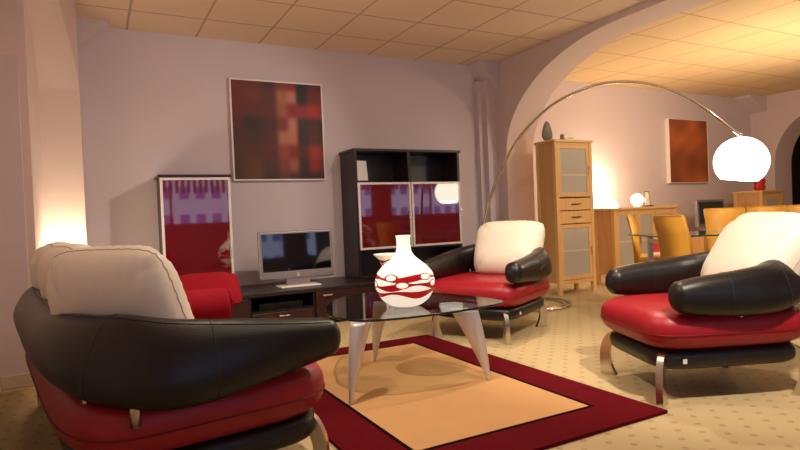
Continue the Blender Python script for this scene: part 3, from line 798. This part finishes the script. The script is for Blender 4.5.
def globe_lamp(name, label, loc, r, stem=0.0):
    g = thing(name, label, 'lamp', loc)
    prof = [(r*math.sin(a), stem+.012+r-r*math.cos(a)) for a in [PI*i/20 for i in range(21)]]
    prof[0] = (0, prof[0][1]); prof[-1] = (0, prof[-1][1])
    link('globe', lathe(prof, 32), M['lampglobe'], g, True)
    link('base', lathe([(0, 0), (r*.55, 0), (r*.5, .012), (.012, .02), (.012, stem+.02), (0, stem+.02)], 24), M['steel'], g, True)
    return g
globe_lamp('globe_lamp', 'small glowing globe lamp on the light wood sideboard', (6.219, 5.14, .955), .078)
globe_lamp('globe_lamp', 'bright globe floor lamp hidden mostly behind the left of the sideboard', (6.36, 5.70, 0), .10, .86)
globe_lamp('globe_lamp', 'low glowing globe lamp behind the sofa lighting the left pillar', (-.02, 4.72, 0), .10, .50)
pf = thing('picture_frame', 'thin leaning card holder with dark base on the sideboard', 'frame', (6.43, 5.14, .955), .1)
fb = bmesh.new()
for a in ((-.05, -.043, 0, .19), (.043, .05, 0, .19), (-.05, .05, .183, .19)): box(fb, a[0], a[1], -.004, .004, a[2]+.01, a[3]+.01)
link('frame', fb, M['steel'], pf, rot=(-.12, 0, 0)); link('card', B(-.043, .043, -.002, .002, .02, .19), M['white'], pf, rot=(-.12, 0, 0)); link('base', B(-.06, .06, -.04, .04, 0, .018, bev=.006), M['black'], pf)

rcab = thing('corner_cabinet', 'light wood cabinet with small frosted door in the far corner', 'cabinet', (9.36, 5.42, 0))
CR = (9.36, 5.42, 0); cab_carcass(rcab, 9.08, 9.65, 5.2, 5.65, 1.13, CR); wood_door(rcab, 9.13, 9.60, 5.206, .60, 1.07, CR, fw=.08); wood_door(rcab, 9.13, 9.60, 5.206, .165, .59, CR, fw=.08)
ro = thing('red_ornament', 'small red and white ornament on the corner cabinet beside the big globe', 'ornament', (9.28, 5.35, 1.13))
link('body', lathe([(0, 0), (.06, 0), (.085, .04), (.07, .10), (.09, .15), (.05, .21), (.02, .23), (0, .235)], 20), M['redorn'], ro, True); link('rim', lathe([(0, .225), (.03, .228), (.032, .245), (0, .25)], 16), M['white'], ro, True)

# dining set
def dining_chair(label, loc, rz, h=.90, grp='tan leather dining chairs'):
    c = thing('dining_chair', label, 'chair', loc, rz, grp)
    bk = bmesh.new(); prof = [(-.20, .40), (-.205, .55), (-.225, .72), (-.262, h-.01), (-.255, h), (-.235, h), (-.225, h-.01), (-.185, .72), (-.16, .55), (-.155, .40)]
    t = prism(prof, 'y', -.21, .21, bm=None); bmesh.ops.bevel(t, geom=t.edges[:], offset=.008, segments=2, affect='EDGES')
    merge(bk, t); link('backrest', bk, M['tan'], c, True)
    link('seat', superbox(.215, .21, .035, nx=8, nz=3), M['tan'], c, True, loc=(.02, 0, .435))
    for sx in (1, -1):
        for sy in (1, -1): link('leg', B(sx*.185-.014, sx*.185+.014, sy*.18-.014, sy*.18+.014, 0, .41, bev=.003), M['steel'], c)
    return c
FZ = math.atan2(-.883, -.47)
br = thing('brochure', 'small red and white brochure propped up at the left end of the dining table', 'brochure', (4.91, 3.86, .472), -.55)
link('cover', B(-.05, .05, -.004, .004, .002, .19), M['white'], br, rot=(-.1, 0, 0)); link('printed_panel', B(-.038, .038, -.006, -.0042, .03, .13), M['redorn'], br, rot=(-.1, 0, 0))
dining_chair('tan leather dining chair turned sideways behind the left end of the dark glass table', (4.96, 3.88, 0), -.95, .875)
dining_chair('tan leather dining chair in front of the dark glass table, nearest the camera', (4.13, 2.85, 0), -.42, .885)
dining_chair('tan dining chair just right of the grey monitor', (5.66, 3.48, 0), FZ, .91)
dining_chair('tan dining chair behind the top of the bright white cushion', (6.05, 3.27, 0), FZ, .91)
dining_chair('tan dining chair cut off by the right edge', (6.43, 3.07, 0), FZ, .91)
dt = thing('dining_table', 'dark glass dining table on a steel frame behind the right armchair', 'table', (5.254, 2.994, 0), -.4892)
link('glass_top', B(-1.07, 1.07, -.36, .36, .690, .704, bev=.003), M['tealglass'], dt)
for sx in (1, -1):
    fr = bmesh.new(); box(fr, sx*.9-.02, sx*.9+.02, -.30, -.26, 0, .688); box(fr, sx*.9-.02, sx*.9+.02, .26, .30, 0, .688); box(fr, sx*.9-.02, sx*.9+.02, -.26, .26, .62, .66)
    link('leg_frame', fr, M['steel'], dt)
# monitor on a low stand
st_ = tag(link('low_stand', B(7.85, 8.75, 5.35, 5.75, 0, .55, bev=.01), M['maple_side']), 'low light wood stand under the grey monitor', 'stand')
mo = thing('monitor', 'grey framed monitor behind the dining chairs near the back wall', 'monitor', (8.26, 5.5, .551), .0)
mb = B(-.33, .33, -.03, .03, .06, .47, bev=.012); bo = link('body', mb, M['silver'], mo, rot=(-.05, 0, 0)); link('screen', B(-.29, .29, -.034, -.03, .11, .435), mat('dull_screen', srgb(58, 62, 60), .2), bo)
link('foot', B(-.15, .15, -.08, .08, 0, .065, bev=.01), M['silver'], mo)

# ------------------------------------------------------------------ arc lamp
al = thing('arc_floor_lamp', 'chrome arc floor lamp with ring base and large glowing white globe', 'lamp', (3.452, 4.753, 0))
G = Vector((4.979, 3.02, 1.312)); S = Vector((3.452, 4.753, 0)); D = Vector((G.x-S.x, G.y-S.y, 0)); Ln = D.length; D.normalize()
arcp = [(.02, .03), (.0, .25), (.0, .55), (.034, .849), (.160, 1.234), (.399, 1.662), (.721, 1.956), (1.047, 2.091), (1.312, 2.120), (1.608, 2.066), (1.851, 1.948), (2.083, 1.760), (2.24, 1.60), (Ln-.01, 1.545)]
pts = catmull([(D.x*s, D.y*s, z) for s, z in arcp], 8)
link('arc_stem', tube(pts, lambda t: .0150-.004*t, 12), M['chrome'], al, True)
RC = Vector((3.88-3.452, 4.58-4.753, 0)); rb = bmesh.new()
for k, (r_, z_) in enumerate(((.42, .016), (.36, .016))):
    tube([(RC.x+r_*math.cos(2*PI*i/64), RC.y+r_*math.sin(2*PI*i/64), z_) for i in range(64)], .014, 10, bm=rb, closed=True)
tube([(0, 0, .03), (RC.x*.3, RC.y*.3, .02)], .014, 8, bm=rb)
link('ring_base', rb, M['chrome'], al, True)
R = .213; prof = []
for i in range(25):
    a = PI*.985 - i/24*(PI*.985 - .74); 
    prof.append((R*math.sin(a), -R*math.cos(a)))
prof = prof + [(prof[-1][0]-.004, prof[-1][1]+.003)]
gl = link('globe_shade', lathe(prof, 48), M['globe'], al, True, loc=(D.x*Ln, D.y*Ln, G.z), rot=(.10, .10, 0))
for v in gl.data.vertices: v.co.z *= -1
# the flat opening sits at the bottom: profile built upside down, so flip back
for v in gl.data.vertices: v.co.z *= -1
link('socket_cap', lathe([(0, R-.005), (.022, R-.005), (.018, R+.02), (.008, R+.035), (0, R+.035)], 20), M['chrome'], al, True, loc=(D.x*Ln, D.y*Ln, G.z))
link('bulb', lathe([(0, -.06), (.03, -.045), (.04, 0), (.03, .045), (0, .06)], 20), M['lampglobe'], al, True, loc=(D.x*Ln, D.y*Ln, G.z))

# ------------------------------------------------------------------ lights
def light(kind, name, loc, energy, color, size=.1, target=None, spot=None, blend=.6):
    l = bpy.data.lights.new(name, kind); l.energy = energy; l.color = color
    if kind == 'AREA': l.shape = 'DISK' if not isinstance(size, tuple) else 'RECTANGLE'
    if kind == 'AREA':
        if isinstance(size, tuple): l.size, l.size_y = size
        else: l.size = size
    else: l.shadow_soft_size = size
    if spot: l.spot_size = spot; l.spot_blend = blend
    o = bpy.data.objects.new(name, l); col.objects.link(o); o.location = loc
    if target is not None: o.rotation_euler = (Vector(target)-Vector(loc)).to_track_quat('-Z', 'Y').to_euler()
    return o
WARM = (1.0, .86, .68); WARM2 = (1.0, .78, .52)
light('SPOT', 'spot_a', (3.0, 3.1, 2.70), 115, WARM, .05, (1.2, 3.0, .3), 2.2, .8)
light('SPOT', 'spot_b', (.75, 2.6, 2.70), 150, WARM, .04, (1.4, 3.05, 0), 1.6, .9)
light('SPOT', 'spot_c', (1.9, .6, 2.70), 330, WARM, .06, (3.05, 1.9, .75), 1.1, .8)
light('SPOT', 'spot_d', (2.0, 2.2, 2.70), 68, WARM, .06, (2.9, 3.8, .6), 1.5, .7)
light('SPOT', 'spot_e', (5.4, 2.4, 2.70), 80, WARM2, .08, (5.6, 4.6, .3), 2.4, .8)
light('AREA', 'fill_left', (1.6, 1.6, 2.0), 22, (1.0, .88, .74), 2.2, (1.6, 1.6, 3.0))
light('AREA', 'fill_down', (1.8, 1.6, 2.72), 14, (1.0, .90, .82), 2.6, (1.8, 2.4, 0))
light('AREA', 'fill_right', (7.0, 3.4, 2.0), 30, WARM2, 2.6, (7.0, 3.8, 3.0))
light('AREA', 'fill_right_down', (7.2, 3.2, 2.72), 44, (1.0, .80, .58), 2.6, (7.2, 4.2, 0))
light('SPOT', 'spot_f', (2.9, 3.2, 2.68), 70, (1.0, .88, .76), .03, (.9, 5.7, 1.3), 1.2, .9)
light('POINT', 'lamp_wall', (6.33, 5.70, 1.24), 26, WARM2, .08)
light('POINT', 'lamp_pillar', (-.19, 5.02, .76), 10, (1, .84, .60), .08)

w = bpy.data.worlds.new('World'); sc.world = w; w.use_nodes = True
w.node_tree.nodes['Background'].inputs[0].default_value = (.55, .6, .9, 1); w.node_tree.nodes['Background'].inputs[1].default_value = .12

# ------------------------------------------------------------------ camera
F, YAW, PIT, ROL, H = 577.0, .4892, .0149, -.0414, .96
f = Vector((math.sin(YAW)*math.cos(PIT), math.cos(YAW)*math.cos(PIT), -math.sin(PIT)))
r = Vector((math.cos(YAW), -math.sin(YAW), 0)); u = r.cross(f)
r2 = r*math.cos(ROL)+u*math.sin(ROL); u2 = -r*math.sin(ROL)+u*math.cos(ROL)
cam = bpy.data.cameras.new('Camera'); cam.sensor_width = 36; cam.lens = F/800*36; cam.clip_start = .05
co = bpy.data.objects.new('Camera', cam); col.objects.link(co)
mt = Matrix((r2, u2, -f)).transposed().to_4x4(); mt.translation = Vector((0, 0, H)); co.matrix_world = mt
sc.camera = co
sc.view_settings.view_transform = 'Standard'; sc.view_settings.look = 'None'; sc.view_settings.exposure = 0.15
sc.cycles.use_denoising = True
sc.cycles.max_bounces = 8
sc.cycles.sample_clamp_indirect = 6
